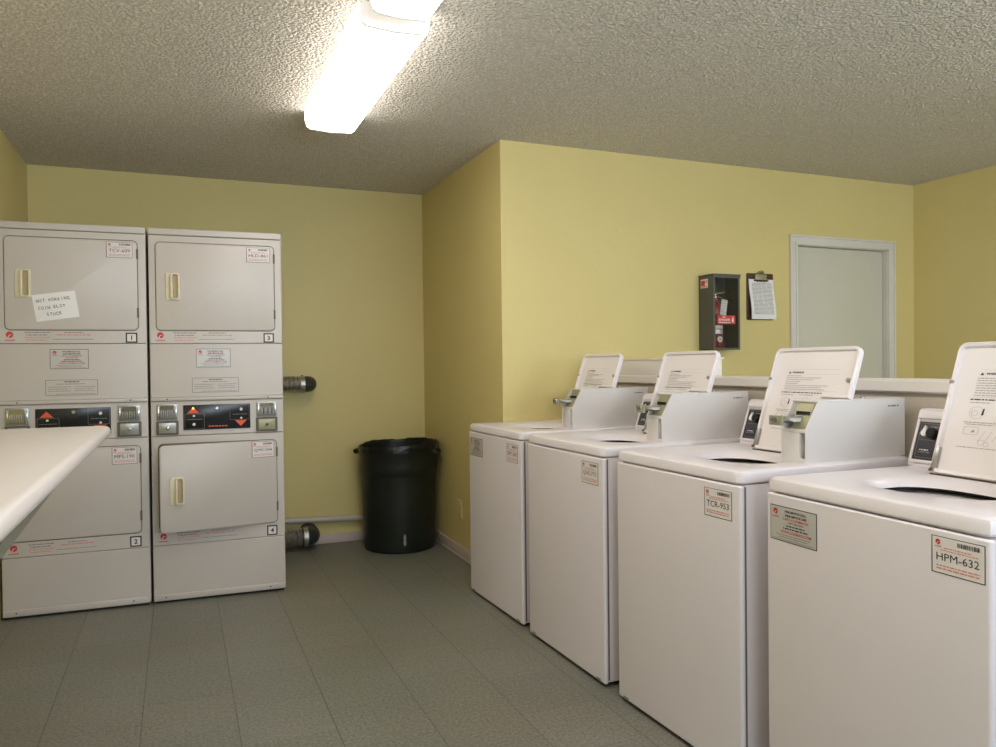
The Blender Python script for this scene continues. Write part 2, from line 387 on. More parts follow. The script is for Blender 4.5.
def service_sticker(parent, s0, z0, s1, z1, y):
    r = random.Random(3); m = MB(); w, h = s1 - s0, z1 - z0
    m.box(s0, y - .0008, z0, s1, y, z1, INK); b = w * .012
    m.rect(s0 + b, z0 + b, s1 - b, z1 - b, y - .0010, SILVER); Y = y - .0014
    logo(m, s0 + w * .12, z1 - h * .17, h * .09, Y); cx = s0 + w * .56
    m.text('FOR SERVICE CALL', cx, z1 - h * .13, h * .065, Y, INK, w=w * .46, bold=.04)
    m.text('24HR SERVICE LINE', cx, z1 - h * .24, h * .065, Y, INK, w=w * .46, bold=.04)
    m.text('1-877-COINMACH', cx, z1 - h * .345, h * .075, Y, REDI, w=w * .54, bold=.03)
    m.text('1-877-264-6622', cx, z1 - h * .435, h * .05, Y, INK, w=w * .34, bold=.02)
    m.dashes(cx - w * .2, cx + w * .2, z1 - h * .53, h * .035, Y, INK, r); m.dashes(cx - w * .27, cx + w * .27, z1 - h * .61, h * .035, Y, INK, r)
    m.text('WWW.COINMACH.COM', cx, z1 - h * .71, h * .08, Y, REDI, w=w * .66, bold=.03)
    m.dashes(s0 + w * .14, s1 - w * .14, z1 - h * .81, h * .022, Y, INKG, r); m.dashes(s0 + w * .2, s1 - w * .2, z1 - h * .87, h * .02, Y, INKG, r)
    m.dashes(s0 + w * .06, s1 - w * .06, z1 - h * .94, h * .018, Y, INKG, r, .9)
    return m.build('service_sticker', parent, 'silver service sticker with red and black print')

def notice_sticker(parent, s0, z0, s1, z1, y):
    r = random.Random(5); m = MB(); w, h = s1 - s0, z1 - z0
    m.ring(s0, z0, s1, z1, .003, .0025, y - .0008, y + .0005, INKG); Y = y - .0006
    m.dashes(s0 + w * .36, s1 - w * .36, z1 - h * .13, h * .05, Y, INK, r); m.dashes(s0 + w * .22, s1 - w * .24, z1 - h * .27, h * .04, Y, INKG, r)
    for k, (a, b) in enumerate(((.05, .48), (.05, .42), (.05, .48), (.55, .95), (.55, .9), (.55, .93))):
        m.dashes(s0 + w * a, s0 + w * b, z1 - h * (.45 + .13 * (k % 3)), h * .035, Y, INKG, r)
    m.dashes(s0 + w * .2, s1 - w * .05, z0 + h * .09, h * .03, Y, INKG, r)
    return m.build('notice_sticker', parent, 'outlined notice with small grey print')

def number_sticker(parent, s0, z0, s1, z1, y, t):
    m = MB(); m.box(s0, y - .0008, z0, s1, y, z1, INK); b = (s1 - s0) * .12
    m.rect(s0 + b, z0 + b, s1 - b, z1 - b, y - .0011, PAPER)
    m.text(t, (s0 + s1) / 2, (z0 + z1) / 2, (z1 - z0) * .46, y - .0015, INK, bold=.03)
    return m.build('number_sticker', parent, 'square black-framed sticker with the number ' + t)

def band_print(parent, z, y, dark=True):
    r = random.Random(9); m = MB()
    m.box(.012, y - .0004, z - .032, .47, y + .0002, z + .030, ENAMEL_D)
    logo(m, .052, z + .008, .016, y - .0008); Y = y - .0008
    for k in range(4):
        m.dashes(.115 + (.006 if k % 2 else 0), .225 - (.012 if k % 2 else 0), z + .020 - .0125 * k, .0046, Y, [INKG, INKG, REDL, REDL][k], r)
    m.dashes(.285, .37, z + .020, .004, Y, INKG, r); m.dashes(.255, .405, z + .008, .0055, Y, REDL, r); m.dashes(.235, .415, z - .014, .003, Y, INKG, r)
    return m.build('instruction_band', parent, 'strip with red logo and small print')

# ------------------------------------------------------------------ dryers
def handle(parent, x0, z0, x1, z1, y):
    m = MB(); m.slab(x0, z0, x1, z1, .008, y - .006, y, CREAM, .003)
    w, h = x1 - x0, z1 - z0
    hd = m.build('door_handle', parent, 'cream plastic recessed pull handle')
    q = MB(); q.slab(x0 + w * .40, z0 + h * .06, x1 - w * .10, z1 - h * .05, .012, y - .0068, y - .004, CREAMD, .0006)
    q.ring(x0 + w * .36, z0 + h * .03, x1 - w * .05, z1 - h * .02, .014, w * .07, y - .020, y - .004, CREAM)
    q.slab(x0 + w * .36, z0 + h * .05, x0 + w * .50, z1 - h * .04, .004, y - .021, y - .004, CREAM, .003)
    q.build('grip', hd, 'tan hollow of the handle')
    return hd

def door_part(t, x0, z0, x1, z1, code, idr, ajar=0., yf=-.007):
    # panel hinged at its right edge
    piv = Matrix.Translation((x1, 0, 0)) @ Matrix.Rotation(ajar, 4, 'Z') @ Matrix.Translation((-x1, 0, 0))
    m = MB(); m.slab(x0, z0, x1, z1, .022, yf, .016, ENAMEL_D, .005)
    dr = m.build('dryer_door', t, 'white rounded rectangular dryer door' + (' left ajar' if ajar else ''))
    dr.matrix_local = piv
    if ajar:
        q = MB(); q.slab(x0 + .03, z0 + .03, x1 - .03, z1 - .03, .04, .017, .035, ENAMEL_D, .004); q.build('inner_panel', dr)
    for zz in (z0 + (z1 - z0) * .14, z0 + (z1 - z0) * .80):
        k = MB(); k.box(x1 - .004, yf - .001, zz, x1 + .006, .004, zz + .05, SEAM, .001); k.build('hinge', dr, 'dark hinge leaf')
    id_sticker(dr, *idr, yf, code)
    return dr

def coin_slots(t, x0, x1, z0, zm, z1, left, silver):
    m = MB(); w = x1 - x0
    m.slab(x0, zm + .004, x1, z1, .006, -.006, .002, BRUSH, .002)
    m.xprism([(-.006, zm + .012), (-.028, zm + .016), (-.034, z1 - .03), (-.012, z1 - .006), (-.006, z1 - .006)], x0 + w * .18, x1 - w * .18, CHROME)
    for k in range(6):
        m.box(x0 + w * (.22 + .1 * k), -.036, zm + .02, x0 + w * (.25 + .1 * k), -.010, z1 - .03, DARKGAP if silver and k % 2 else BRUSH, .001)
    m.box(x0 + w * .05, -.014, zm + .01, x0 + w * .13, 0, z1 - .012, CHROME, .002); m.box(x1 - w * .13, -.014, zm + .01, x1 - w * .05, 0, z1 - .012, CHROME, .002)
    a = m.build('coin_slot', t, 'chrome coin acceptor')
    q = MB(); q.slab(x0 - .002, z0, x1 + .002, zm, .004, -.012, .002, SEAM, .003)
    q.slab(x0 + .010, z0 + .010, x1 - .010, zm - .009, .003, -.0135, -.010, BRASS if silver else BRUSH, .001)
    q.lathe([(.008, 0), (.008, -.006), (.005, -.008)], ((x0 + x1) / 2, -.013, (z0 + zm) / 2), CHROME if not silver else SEAM, 'y', 16)
    q.build('coin_box_lock', t, 'locked coin box plate in a dark frame')

def display(t, x0, z0, x1, z1, lit):
    m = MB(); m.slab(x0, z0, x1, z1, .003, -.004, .002, BLACKP, .001); P = m.build('display_panel', t, 'glossy black control display')
    q = MB(); W, Hh = x1 - x0, z1 - z0; Y = -.0046
    def at(a, b): return x0 + a * W, z1 - b * Hh
    def tri(cx, cy, s, up, M):
        x, z = at(cx, cy); k = 1 if up else -1
        q.add([(x - s, Y, z - k * s * .5), (x + s, Y, z - k * s * .5), (x, Y, z + k * s * .55)], [(0, 1, 2) if k > 0 else (0, 2, 1)], M)
    tri(.145, .22, .030, True, ORANGE); tri(.855, .78, .030, False, ORANGE)
    def box(a, b, c, e):
        xa, za = at(a, e); xb, zb = at(c, b); q.ring(xa, za, xb, zb, .002, .0014, Y, Y + .001, INKG)
    box(.02, .36, .31, .97); box(.69, .03, .985, .64); 
    for a, b in ((.03, .285),):
        q.dashes(at(.05, 0)[0], at(.28, 0)[0], at(0, .58)[1], .003, Y, INKG, random.Random(1)); q.dashes(at(.73, 0)[0], at(.95, 0)[0], at(0, .42)[1], .003, Y, INKG, random.Random(2))
    x, z = at(.37, .87); q.dashes(x, at(.65, 0)[0], z, .006, Y, ORANGE, random.Random(4))
    q.build('display_print', P, 'orange arrows and grey outlines printed on the display')
    for a, b, r in ((.155, .78, .008), (.155, .44, .006), (.86, .22, .008), (.86, .58, .006), (.50, .15, .010)):
        x, z = at(a, b); k = MB(); k.lathe([(r, 0), (r, -.004), (r * .7, -.007)], (x, -.004, z), CHROME if a == .5 else WPAPER, 'y', 18); k.build('button', P, 'silver sensor button' if a == .5 else 'white push button')
    x, z = at(.145, .14)
    if lit:
        k = MB(); k.lathe([(.006, 0), (.006, -.003), (.003, -.005)], (x, -.004, z), LITORANGE, 'y', 16); k.build('indicator_lamp', P, 'lit orange indicator lamp')

def dryer(loc, rz, label, codes, nums, ajar, slots, lit):
    W, D, HT = .660, .70, 1.943
    t = thing('stacked_dryer', label, 'dryer', loc, rz, 'stacked coin dryers against the back wall')
    m = MB()
    m.box(.006, .006, .02, W - .006, D, HT - .006, SEAM)
    m.box(0, .012, .03, .004, D, HT - .03, ENAMEL_D); m.box(W - .004, .012, .03, W, D, HT - .03, ENAMEL_D); m.box(0, D - .004, .03, W, D, HT - .03, ENAMEL_D)
    for (z0, z1, y0) in ((.301, .8655, 0), (1.068, 1.3465, 0), (1.349, 1.907, 0), (1.910, HT, -.004)):
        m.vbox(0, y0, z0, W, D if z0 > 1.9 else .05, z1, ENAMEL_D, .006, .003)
    m.box(-.000, -.010, 1.050, W, .03, 1.068, ENAMEL_D, .004)
    m.box(.012, .012, 0, W - .012, D - .02, .03, DARKGAP)  # toe strip coloured near-black for the thin shadow line at the floor
    # dark reveal around each door opening
    for z0, z1 in ((.375, .829), (1.412, 1.874)):
        m.slab(.031, z0, .624, z1, .026, -.0012, .002, SEAM, .0006)
    m.build('cabinet', t)
    b = MB(); b.vbox(0, 0, .014, W, .05, .299, ENAMEL_D, .006, .003); b.box(.002, -.005, .014, W - .002, .02, .046, ENAMEL_D, .004); b.build('base_panel', t, 'plain lower access panel')
    for sx in (.06, W - .08):
        s = MB(); s.lathe([(.004, 0), (.004, -.003), (.002, -.004)], (sx, -.005, .032), SEAM, 'y', 10); s.build('screw', t, 'dark screw')
    for sx in (.08, W - .08):
        s = MB(); s.lathe([(.004, 0), (.004, -.003), (.002, -.004)], (sx, -.010, 1.059), SEAM, 'y', 10); s.build('screw', t, 'dark screw')
    c = MB(); c.vbox(0, 0, .868, W, .05, 1.048, ENAMEL_D, .006, .003); c.build('control_panel', t, 'white control fascia')
    display(t, .155, .895, .488, 1.026, lit)
    coin_slots(t, .028, .130, .874, .946, 1.034, True, False); coin_slots(t, .520, .626, .874, .950, 1.034, False, slots)
    up = door_part(t, .034, 1.416, .620, 1.870, codes[0], (.480, 1.782, .600, 1.860))
    lo = door_part(t, .036, .379, .620, .825, codes[1], (.490, .735, .606, .820), ajar)
    handle(up, .080, 1.572, .148, 1.712, -.007); handle(lo, .082, .520, .150, .662, -.007)
    band_print(t, 1.383, 0); band_print(t, .340, 0)
    service_sticker(t, .222, 1.222, .392, 1.320, 0); notice_sticker(t, .200, 1.090, .432, 1.168, 0)
    number_sticker(t, .562, 1.352, .616, 1.403, 0, nums[0]); number_sticker(t, .566, .308, .620, .362, 0, nums[1])
    return t
DA = -.03827; DXo, DYo, DW = .527, 4.3014, .6628
ex = Vector((math.cos(DA), math.sin(DA), 0))
oR = Vector((DXo, DYo, 0)) - ex * .6615; oL = Vector((DXo, DYo, 0)) - ex * (2 * .6615 + .0105)
dR = dryer(oR, DA, 'stacked coin dryers with the lower door ajar, numbered 3 and 4', ('HLD-861', 'QMV-044'), ('3', '4'), math.radians(8.5), True, True)
dL = dryer(oL, DA, 'stacked coin dryers with a handwritten note taped on, numbered 1 and 2', ('TCV-609', 'MPS-190'), ('1', '2'), 0., False, False)
# handwritten note on the left stack's upper door
n = MB(); rot = math.radians(8.4); cw_, ch_ = .190, .132
n.xf = Matrix.Rotation(-rot, 4, 'Y')
n.slab(-cw_ / 2, -ch_ / 2, cw_ / 2, ch_ / 2, .001, -.0012, 0, WPAPER, .0003)
hand = [('NOT WORKING', -.075, .034, .021), ('COIN SLOT', -.072, -.002, .021), ('STUCK', -.040, -.036, .021)]
rh = random.Random(11)
for s_, x, z, h in hand:
    for chh in s_:
        if chh != ' ':
            n.text(chh, x, z + rh.uniform(-.001, .001), h * rh.uniform(.68, .8), -.0016, INK, w=.0105 * rh.uniform(.9, 1.05) if chh != 'I' else .002, bold=.012, rot=rh.uniform(-.12, .08))
        x += .0138 if chh != ' ' else .011
no = n.build('paper_note'); tag(no, 'white handwritten note reading NOT WORKING taped to the upper left dryer door', 'note')
Ml = Matrix.Translation(oL) @ Matrix.Rotation(DA, 4, 'Z'); no.matrix_world = Ml @ Matrix.Translation((.253, -.0076, 1.533))

# ------------------------------------------------------------------ washers
WW, WD, WT = .644, .72, .906
def rayrect(cx, cy, a, x0, y0, x1, y1, r):
    dx, dy = math.cos(a), math.sin(a); lo, hi = 0., 2.
    def inside(t):
        px, py = cx + dx * t, cy + dy * t
        qx = abs(px - (x0 + x1) / 2) - (x1 - x0) / 2 + r; qy = abs(py - (y0 + y1) / 2) - (y1 - y0) / 2 + r
        return math.hypot(max(qx, 0), max(qy, 0)) + min(max(qx, qy), 0) - r < 0
    for _ in range(30):
        md = (lo + hi) / 2
        if inside(md): lo = md
        else: hi = md
    return cx + dx * lo, cy + dy * lo
def sup(cx, cy, a, A, B, n):
    c_, s_ = abs(math.cos(a)), abs(math.sin(a)); r = ((c_ / A) ** n + (s_ / B) ** n) ** (-1 / n)
    return cx + r * math.cos(a), cy + r * math.sin(a)

def washer(k, loc, rz, label, code, service, first, ls, ld, cs, cd_):
    loc = (loc[0] - (.002 if k == 3 else .005), loc[1] + (.003 if k in (1, 2) else 0), 0)
    t = thing('washing_machine', label, 'washing machine', loc, rz, 'top-loading coin washers in a row')
    zb = .014
    m = MB(); m.vbox(.004, .021, zb + .004, WW - .004, WD, .865, ENAMEL, .004, .002)
    m.box(.003, .012, zb + .012, WW - .003, .024, .86, SEAM)
    m.build('cabinet', t)
    f = MB(); f.vbox(0, 0, zb, WW, .020, .8635, ENAMEL, .0095, .004, 5); f.build('front_panel', t, 'plain white front panel')
    b = MB(); b.box(.03, .03, .0, WW - .03, WD - .03, zb + .01, DARKGAP); b.build('base', t, 'recessed base, coloured black for the shadow underneath')  # near-black colour put in for the shadow line under the cabinet
    for sx in (.03, WW - .06):
        for sy in (.035, WD - .06):
            k = MB(); k.lathe([(.016, 0), (.016, .008), (.008, .010), (.008, .02)], (sx + .015, sy, 0), DARKGAP, 'z', 16); k.build('foot', t, 'black levelling foot')
    for sx in (.035, WW - .06):
        k = MB(); k.box(sx, -.002, zb + .001, sx + .03, .012, zb + .012, BRUSH, .002); k.build('clip', t, 'small metal panel clip')
    # top deck with tub opening
    cx, cy = (.322 if ls < .2 else .365), .262; N = 120; rings = []
    spec = [('r', .004, .868), ('r', 0, .873), ('r', 0, .893), ('r', .003, .901), ('r', .010, .9055), ('r', .016, WT), ('s', .190, .150, WT), ('s', .180, .140, WT - .003), ('s', .166, .126, WT - .010), ('s', .156, .116, WT - .018), ('s', .151, .111, WT - .025)]
    angs = [2 * PI * i / N for i in range(N)]
    for s_ in spec:
        R = []
        for a in angs:
            if s_[0] == 'r': x, y = rayrect(cx, cy, a, s_[1], s_[1], WW - s_[1], WD - s_[1], .022 - s_[1] * .5); z = s_[2]
            else: x, y = sup(cx, cy, a, s_[1], s_[2], 2.5); z = s_[3]
            R.append((x, y, z))
        rings.append(R)
    m = MB(); m.loft(rings, ENAMEL, False); m.loft([[(x, y, .868) for x, y, z in rings[0]], [sup(cx, cy, a, .26, .19, 2.5) + (.868,) for a in angs]], ENAMEL, False)
    dk = m.build('top_deck', t, 'rounded white porcelain top deck')
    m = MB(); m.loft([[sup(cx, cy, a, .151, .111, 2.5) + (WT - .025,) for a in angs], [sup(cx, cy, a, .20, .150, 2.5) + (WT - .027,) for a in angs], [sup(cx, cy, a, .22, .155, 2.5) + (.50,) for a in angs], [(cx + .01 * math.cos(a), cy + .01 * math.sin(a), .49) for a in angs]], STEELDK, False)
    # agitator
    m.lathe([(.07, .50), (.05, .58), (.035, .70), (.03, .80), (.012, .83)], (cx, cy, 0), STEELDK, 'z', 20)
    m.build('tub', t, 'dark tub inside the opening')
    # lid
    LW, LL, lean = .365, .378, math.atan2(.123, .357)
    s0 = ls; X = Matrix.Translation((s0, ld, WT + .004)) @ Matrix.Rotation(-lean, 4, 'X')
    notch = .478 - s0; nz = .2
    outl = rr(0, 0, LW, LL, .024, 5)
    def cutpoly(i):
        r = .024 - i
        pts = []
        # bottom-left, notch, right side, top corners (counter-clockwise in xz)
        pts += [(i + r - r * math.cos(a), i + r - r * math.sin(a)) for a in [PI * k / 10 for k in range(6)]]
        pts += [(notch - i, i), (notch - i, nz + i), (LW - i, nz + i)]
        pts += [(LW - i - r + r * math.cos(a), LL - i - r + r * math.sin(a)) for a in [PI * k / 10 for k in range(6)]]
        pts += [(i + r - r * math.sin(a), LL - i - r + r * math.cos(a)) for a in [PI * k / 10 for k in range(6)]]
        return pts
    m = MB(); m.xf = X
    P0, P1, P2 = cutpoly(0), cutpoly(.003), cutpoly(.011)
    m.loft([[(x, .020, z) for x, z in P2], [(x, .018, z) for x, z in P1], [(x, .012, z) for x, z in P0], [(x, -.003, z) for x, z in P0], [(x, -.006, z) for x, z in P1], [(x, -.004, z) for x, z in P2], [(x, .006, z) for x, z in cutpoly(.013)]], LIDM)
    lid = m.build('lid', t, 'open lid leaning back, its printed inner face to the front')
    for x, z, nm in ((.004, .262, 1), (LW - .022, .262, 1)):
        q = MB(); q.xf = X; q.lathe([(.0075, .006), (.0075, -.004), (.004, -.007)], (x, 0, z), WSKNOB, 'y', 14); q.build('bumper', lid, 'grey rubber bumper')
    q = MB(); q.xf = X; q.box(.002, -.006, .004, .016, .012, .075, BRUSH, .002); q.tube([(.006, -.006, .012), (.004, -.009, .004)], .0035, RUST, 8); q.build('hinge', lid, 'metal lid hinge with rust')
    q = MB(); q.xf = X; q.box(.004, -.005, -.005, notch, .012, -.001, RUSTD, .001); q.build('hinge_rail', lid, 'brown rusty hinge line')
    q = MB(); q.xf = X @ Matrix.Translation((.004 if k == 3 else .012, 0, .293)) @ Matrix.Diagonal((.95, 1, .79, 1)) @ Matrix.Translation((0, 0, -.293)); r = random.Random(21); Y = .0052
    xa = .055
    q.add([(xa + .012, Y, .283), (xa + .024, Y, .283), (xa + .018, Y, .293)], [(0, 1, 2)], INK)
    q.text('WARNING', xa + .030, .288, .009, Y, INK, w=.055, align='l', bold=.03)
    q.rect(xa + .012, .3015, xa + .245, .3021, Y, PRINT); q.rect(xa + .100, .2805, xa + .245, .2811, Y, PRINT)
    zz = .272
    for L_ in (.07, .16, .13, .07, .06, .20, .17, .19):
        q.dashes(xa + .008, xa + .008 + L_, zz, .0030, Y, PRINT, r); zz -= .0088
    q.rect(xa, zz + .002, xa + .245, zz + .0027, Y, PRINT); zz -= .006
    q.dashes(xa, xa + .19, zz, .0042, Y, INK, r); q.rect(xa + .12, zz - .008, xa + .245, zz - .0073, Y, PRINT); zz -= .011
    q.dashes(xa, xa + .06, zz, .003, Y, PRINT, r); q.dashes(xa + .09, xa + .15, zz, .003, Y, PRINT, r); q.dashes(xa + .185, xa + .22, zz, .003, Y, PRINT, r)
    z1 = zz - .008
    # small line diagrams (tub with hand, dial, clothes, arrows)
    def circ(cx, cz, rr_, m_=PRINT, n_=18):
        for k in range(n_):
            a, b = 2 * PI * k / n_, 2 * PI * (k + 1) / n_
            q.add([(cx + rr_ * math.cos(a), Y, cz + rr_ * math.sin(a)), (cx + rr_ * math.cos(b), Y, cz + rr_ * math.sin(b)), (cx + (rr_ - .001) * math.cos(b), Y, cz + (rr_ - .001) * math.sin(b)), (cx + (rr_ - .001) * math.cos(a), Y, cz + (rr_ - .001) * math.sin(a))], [(0, 1, 2, 3)], m_)
    circ(xa + .028, z1 - .028, .022); circ(xa + .022, z1 - .03, .010); q.add([(xa + .042, Y, z1 - .036), (xa + .048, Y, z1 - .036), (xa + .050, Y, z1 - .012), (xa + .045, Y, z1 - .014)], [(0, 1, 2, 3)], INK)
    circ(xa + .120, z1 - .018, .016); circ(xa + .120, z1 - .018, .006); circ(xa + .205, z1 - .016, .013, INK); q.add([(xa + .20, Y, z1 - .02), (xa + .211, Y, z1 - .018), (xa + .205, Y, z1 - .006)], [(0, 1, 2)], PRINT)
    q.dashes(xa - .005, xa + .10, z1 - .062, .003, Y, PRINT, r); q.dashes(xa, xa + .085, z1 - .069, .003, Y, PRINT, r)
    q.ring(xa, z1 - .105, xa + .045, z1 - .078, .006, .0008, Y, Y + .0005, PRINT); q.add([(xa + .022, Y, z1 - .098), (xa + .036, Y, z1 - .096), (xa + .03, Y, z1 - .086)], [(0, 1, 2)], PRINT)
    for k in range(4): q.add([(xa + .05 + .02 * k, Y, z1 - .125), (xa + .051 + .02 * k, Y, z1 - .125), (xa + .066 + .02 * k, Y, z1 - .09), (xa + .065 + .02 * k, Y, z1 - .09)], [(0, 1, 2, 3)], PRINT)
    circ(xa + .06, z1 - .13, .010); circ(xa + .075, z1 - .135, .008); q.dashes(xa - .01, xa + .17, z1 - .150, .0028, Y, PRINT, r, .9)
    q.build('printed_instructions', lid, 'grey printed WARNING text and small diagrams')
    # console
    th = math.atan2(.052, .150); m = MB()
    m.xprism([(cd_, WT - .002), (cd_ + .052, 1.066), (cd_ + .062, 1.072), (cd_ + .090, 1.072), (cd_ + .12, WT - .002)], .002 + cs, .484 + cs, ENAMEL)
    con = m.build('console', t, 'white sloping rear control console')
    Xc = Matrix.Translation((cs, cd_, WT)) @ Matrix.Rotation(-th, 4, 'X')
    m = MB(); m.xf = Xc; m.ring(.006, .008, .480, .164, .006, .008, -.006, .002, ENAMEL); m.slab(.006, .143, .480, .165, .004, -.010, .002, ENAMEL, .003)
    m.ring(.013, .016, .473, .138, .004, .0016, -.0040, .001, BRUSH); m.build('bezel', con)
    m = MB(); m.xf = Xc; m.slab(.013, .016, .473, .138, .003, -.0025, .001, CONSP, .0006); m.ring(.020, .024, .466, .130, .003, .0012, -.0030, -.001, INKG)
    m.rect(.024, .078, .462, .079, -.0031, INKG)
    r = random.Random(31); m.dashes(.032, .062, .048, .0035, -.0031, PAPER, r); m.dashes(.028, .068, .041, .0035, -.0031, INKG, r); m.dashes(.055, .085, .120, .003, -.0031, INKG, r)
    m.build('dial_panel', con, 'dark dial panel')
    m = MB(); m.xf = Xc; m.lathe([(.017, -.002), (.016, -.016), (.013, -.019)], (.066, 0, .099), BLACKP, 'y', 24); kn = m.build('dial_knob', con, 'black dial knob')
    m = MB(); m.xf = Xc; m.prism([(.040 + .0095 * math.sin(a_), .098 - .0095 * math.cos(a_)) for a_ in [-2.4 + 4.8 * i / 16 for i in range(17)]] + [(.040, .122)], -.012, -.002, WPAPER); m.build('indicator', con, 'white drop-shaped indicator')
    # coin meter
    a0, a1 = .498, .600; z0 = WT
    m = MB(); m.xprism([(.352, z0), (.735, z0), (.735, z0 + .190), (.352, z0 + .190)], a0, a1, METER)
    prof = [(.298, z0), (.36, z0), (.36, z0 + .190), (.350, z0 + .190), (.300, z0 + .106), (.298, z0 + .100)]
    m.xprism(prof, a1 - .004, a1 + .001, METER); m.xprism(prof, a0 - .001, a0 + .003, METER)
    m.box(a0, .300, z0, a1 - .03, .352, z0 + .098, METER, .002); m.box(a1 - .03, .300, z0, a1 - .004, .31, z0 + .012, METER); m.box(a0, .299, z0 + .092, a1 - .002, .352, z0 + .104, METER, .002)
    m.box(a1 - .03, .335, z0, a1 - .004, .352, z0 + .098, BRUSH)
    m.box(a0 - .001, .345, z0 + .186, a1 + .001, .737, z0 + .191, METER, .002)
    r = random.Random(8); 
    mt = m.build('coin_meter', t, 'grey steel coin meter case')
    q = MB(); q.xf = Matrix.Translation((a1 + .0014, 0, 0)) @ Matrix.Rotation(PI / 2, 4, 'Z'); q.dashes(.655, .705, z0 + .166, .005, 0, INKG, r); q.build('maker_mark', mt, 'faint grey marking')
    q = MB(); q.xprism([(.305, z0 + .104), (.352, z0 + .104), (.352, z0 + .182), (.340, z0 + .182)], a0 + .035, a1 - .006, BRASS)
    for k in range(7): q.box(a0 + .040 + .008 * k, .322, z0 + .146, a0 + .0435 + .008 * k, .345, z0 + .158, DARKGAP)
    q.build('coin_acceptor', mt, 'olive metal plate with a row of coin slots')
    q = MB(); q.box(a0 + .012, .250, z0 + 0.138, a1 - .034, .352, z0 + 0.142, BRUSH, .001); q.box(a0 + .010, .262, z0 + 0.120, a0 + .014, .34, z0 + 0.142, BRUSH); q.xprism([(.262, z0 + 0.138), (.29, z0 + 0.126), (.35, z0 + 0.126), (.35, z0 + 0.138)], a0 + .020, a1 - .038, METER)
    q.slab(a0 + .004, z0 + 0.116, a1 - .044, z0 + 0.146, .002, .244, .252, BRASS, .001); sl = q.build('coin_slide', mt, 'push-in metal coin slide')
    q = MB(); q.slab(a0 + .012, z0 + 0.122, a1 - .056, z0 + 0.144, .003, .240, .246, CHROME, .001); q.slab(a0 + .018, z0 + 0.127, a1 - .062, z0 + 0.139, .003, .2385, .241, SEAM, .0005); q.build('slide_plate', sl, 'bright square push plate')
    q = MB(); q.lathe([(.008, .19), (.008, .195), (.004, .198)], ((a0 + a1) / 2, .60, z0), CHROME, 'z', 16); q.build('lock', mt, 'chrome lock cylinder')
    if service: service_sticker(t, .018, .740, .186, .834, 0)
    id_sticker(t, .478 if k == 2 else .487, .757, .600 if k == 2 else .609, .842, 0, code) if not service or first else id_sticker(t, .512, .772, .632, .850, 0, code)
    return t
WS = [(1.44322, 3.86589, .02398), (1.45158, 3.1291, .02031), (1.46728, 2.39479, .02649), (1.4897, 1.65868, -.025)]
wl = ['white washing machine deepest in the room, touching the yellow wall corner',
      'second white washing machine from the yellow wall, with sticker QVS-773',
      'white washing machine with sticker TCR-953, just behind the nearest one',
      'nearest white washing machine, with sticker HPM-632 and a silver service sticker']
for k, ((x, y, a), lb, cd) in enumerate(zip(WS, wl, ('SPT-581', 'QVS-773', 'TCR-953', 'HPM-632'))):
    washer(k, (x, y - (.004 if k == 0 else 0), 0), a - PI / 2, lb, cd, k in (0, 3), k == 0, *((.236, .462, 0, .575), (.234, .462, 0, .578), (.224, .432, 0, .570), (.156, .428, -.022, .550))[k])

# ------------------------------------------------------------------ folding counter on the left
ct = thing('folding_counter', 'long white laminate counter along the left wall, in front of the dryers', 'counter', (XL, 0, 0))
cx1 = -.245 - XL; cz = 1.0; cy0, cy1 = -1.0, 3.36
m = MB()
R = []
for z, i in ((cz - .042, .010), (cz - .034, .003), (cz - .022, 0), (cz - .010, .003), (cz - .003, .010), (cz, .022)):
    R.append([(x, y, z) for x, y in [(0, cy0 + i), (cx1 - i - .001, cy0 + i)] + [(cx1 - i - .035 + .035 * math.cos(a), cy1 - i - .035 + .035 * math.sin(a)) for a in [PI / 16 * k for k in range(9)]] + [(0, cy1 - i)]])
m.loft(R, LAMI); m.build('countertop', ct, 'white laminate top with a bullnose edge')
m = MB(); m.box(0, cy0, cz - .10, .03, cy1 - .03, cz - .042, WHITEP, .002); m.build('wall_rail', ct)
for yy in (-.2, 2.085):
    m = MB()
    m.box(0, yy - .018, .16, .018, yy + .018, cz - .10, WHITEP, .003)
    xa_, za_, xb_, zb_ = .010, .215, cx1 - .034, cz - .050
    dx_, dz_ = (xb_ - xa_), (zb_ - za_); L_ = math.hypot(dx_, dz_); nx, nz = -dz_ / L_ * .010, dx_ / L_ * .010
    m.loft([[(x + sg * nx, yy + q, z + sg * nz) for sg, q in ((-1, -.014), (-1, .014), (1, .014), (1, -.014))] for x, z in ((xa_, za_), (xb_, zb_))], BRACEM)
    m.box(cx1 - .10, yy - .016, cz - .052, cx1 - .030, yy + .016, cz - .040, WHITEP, .002)
    m.build('brace', ct, 'diagonal wall brace, its colour darkened for shade')

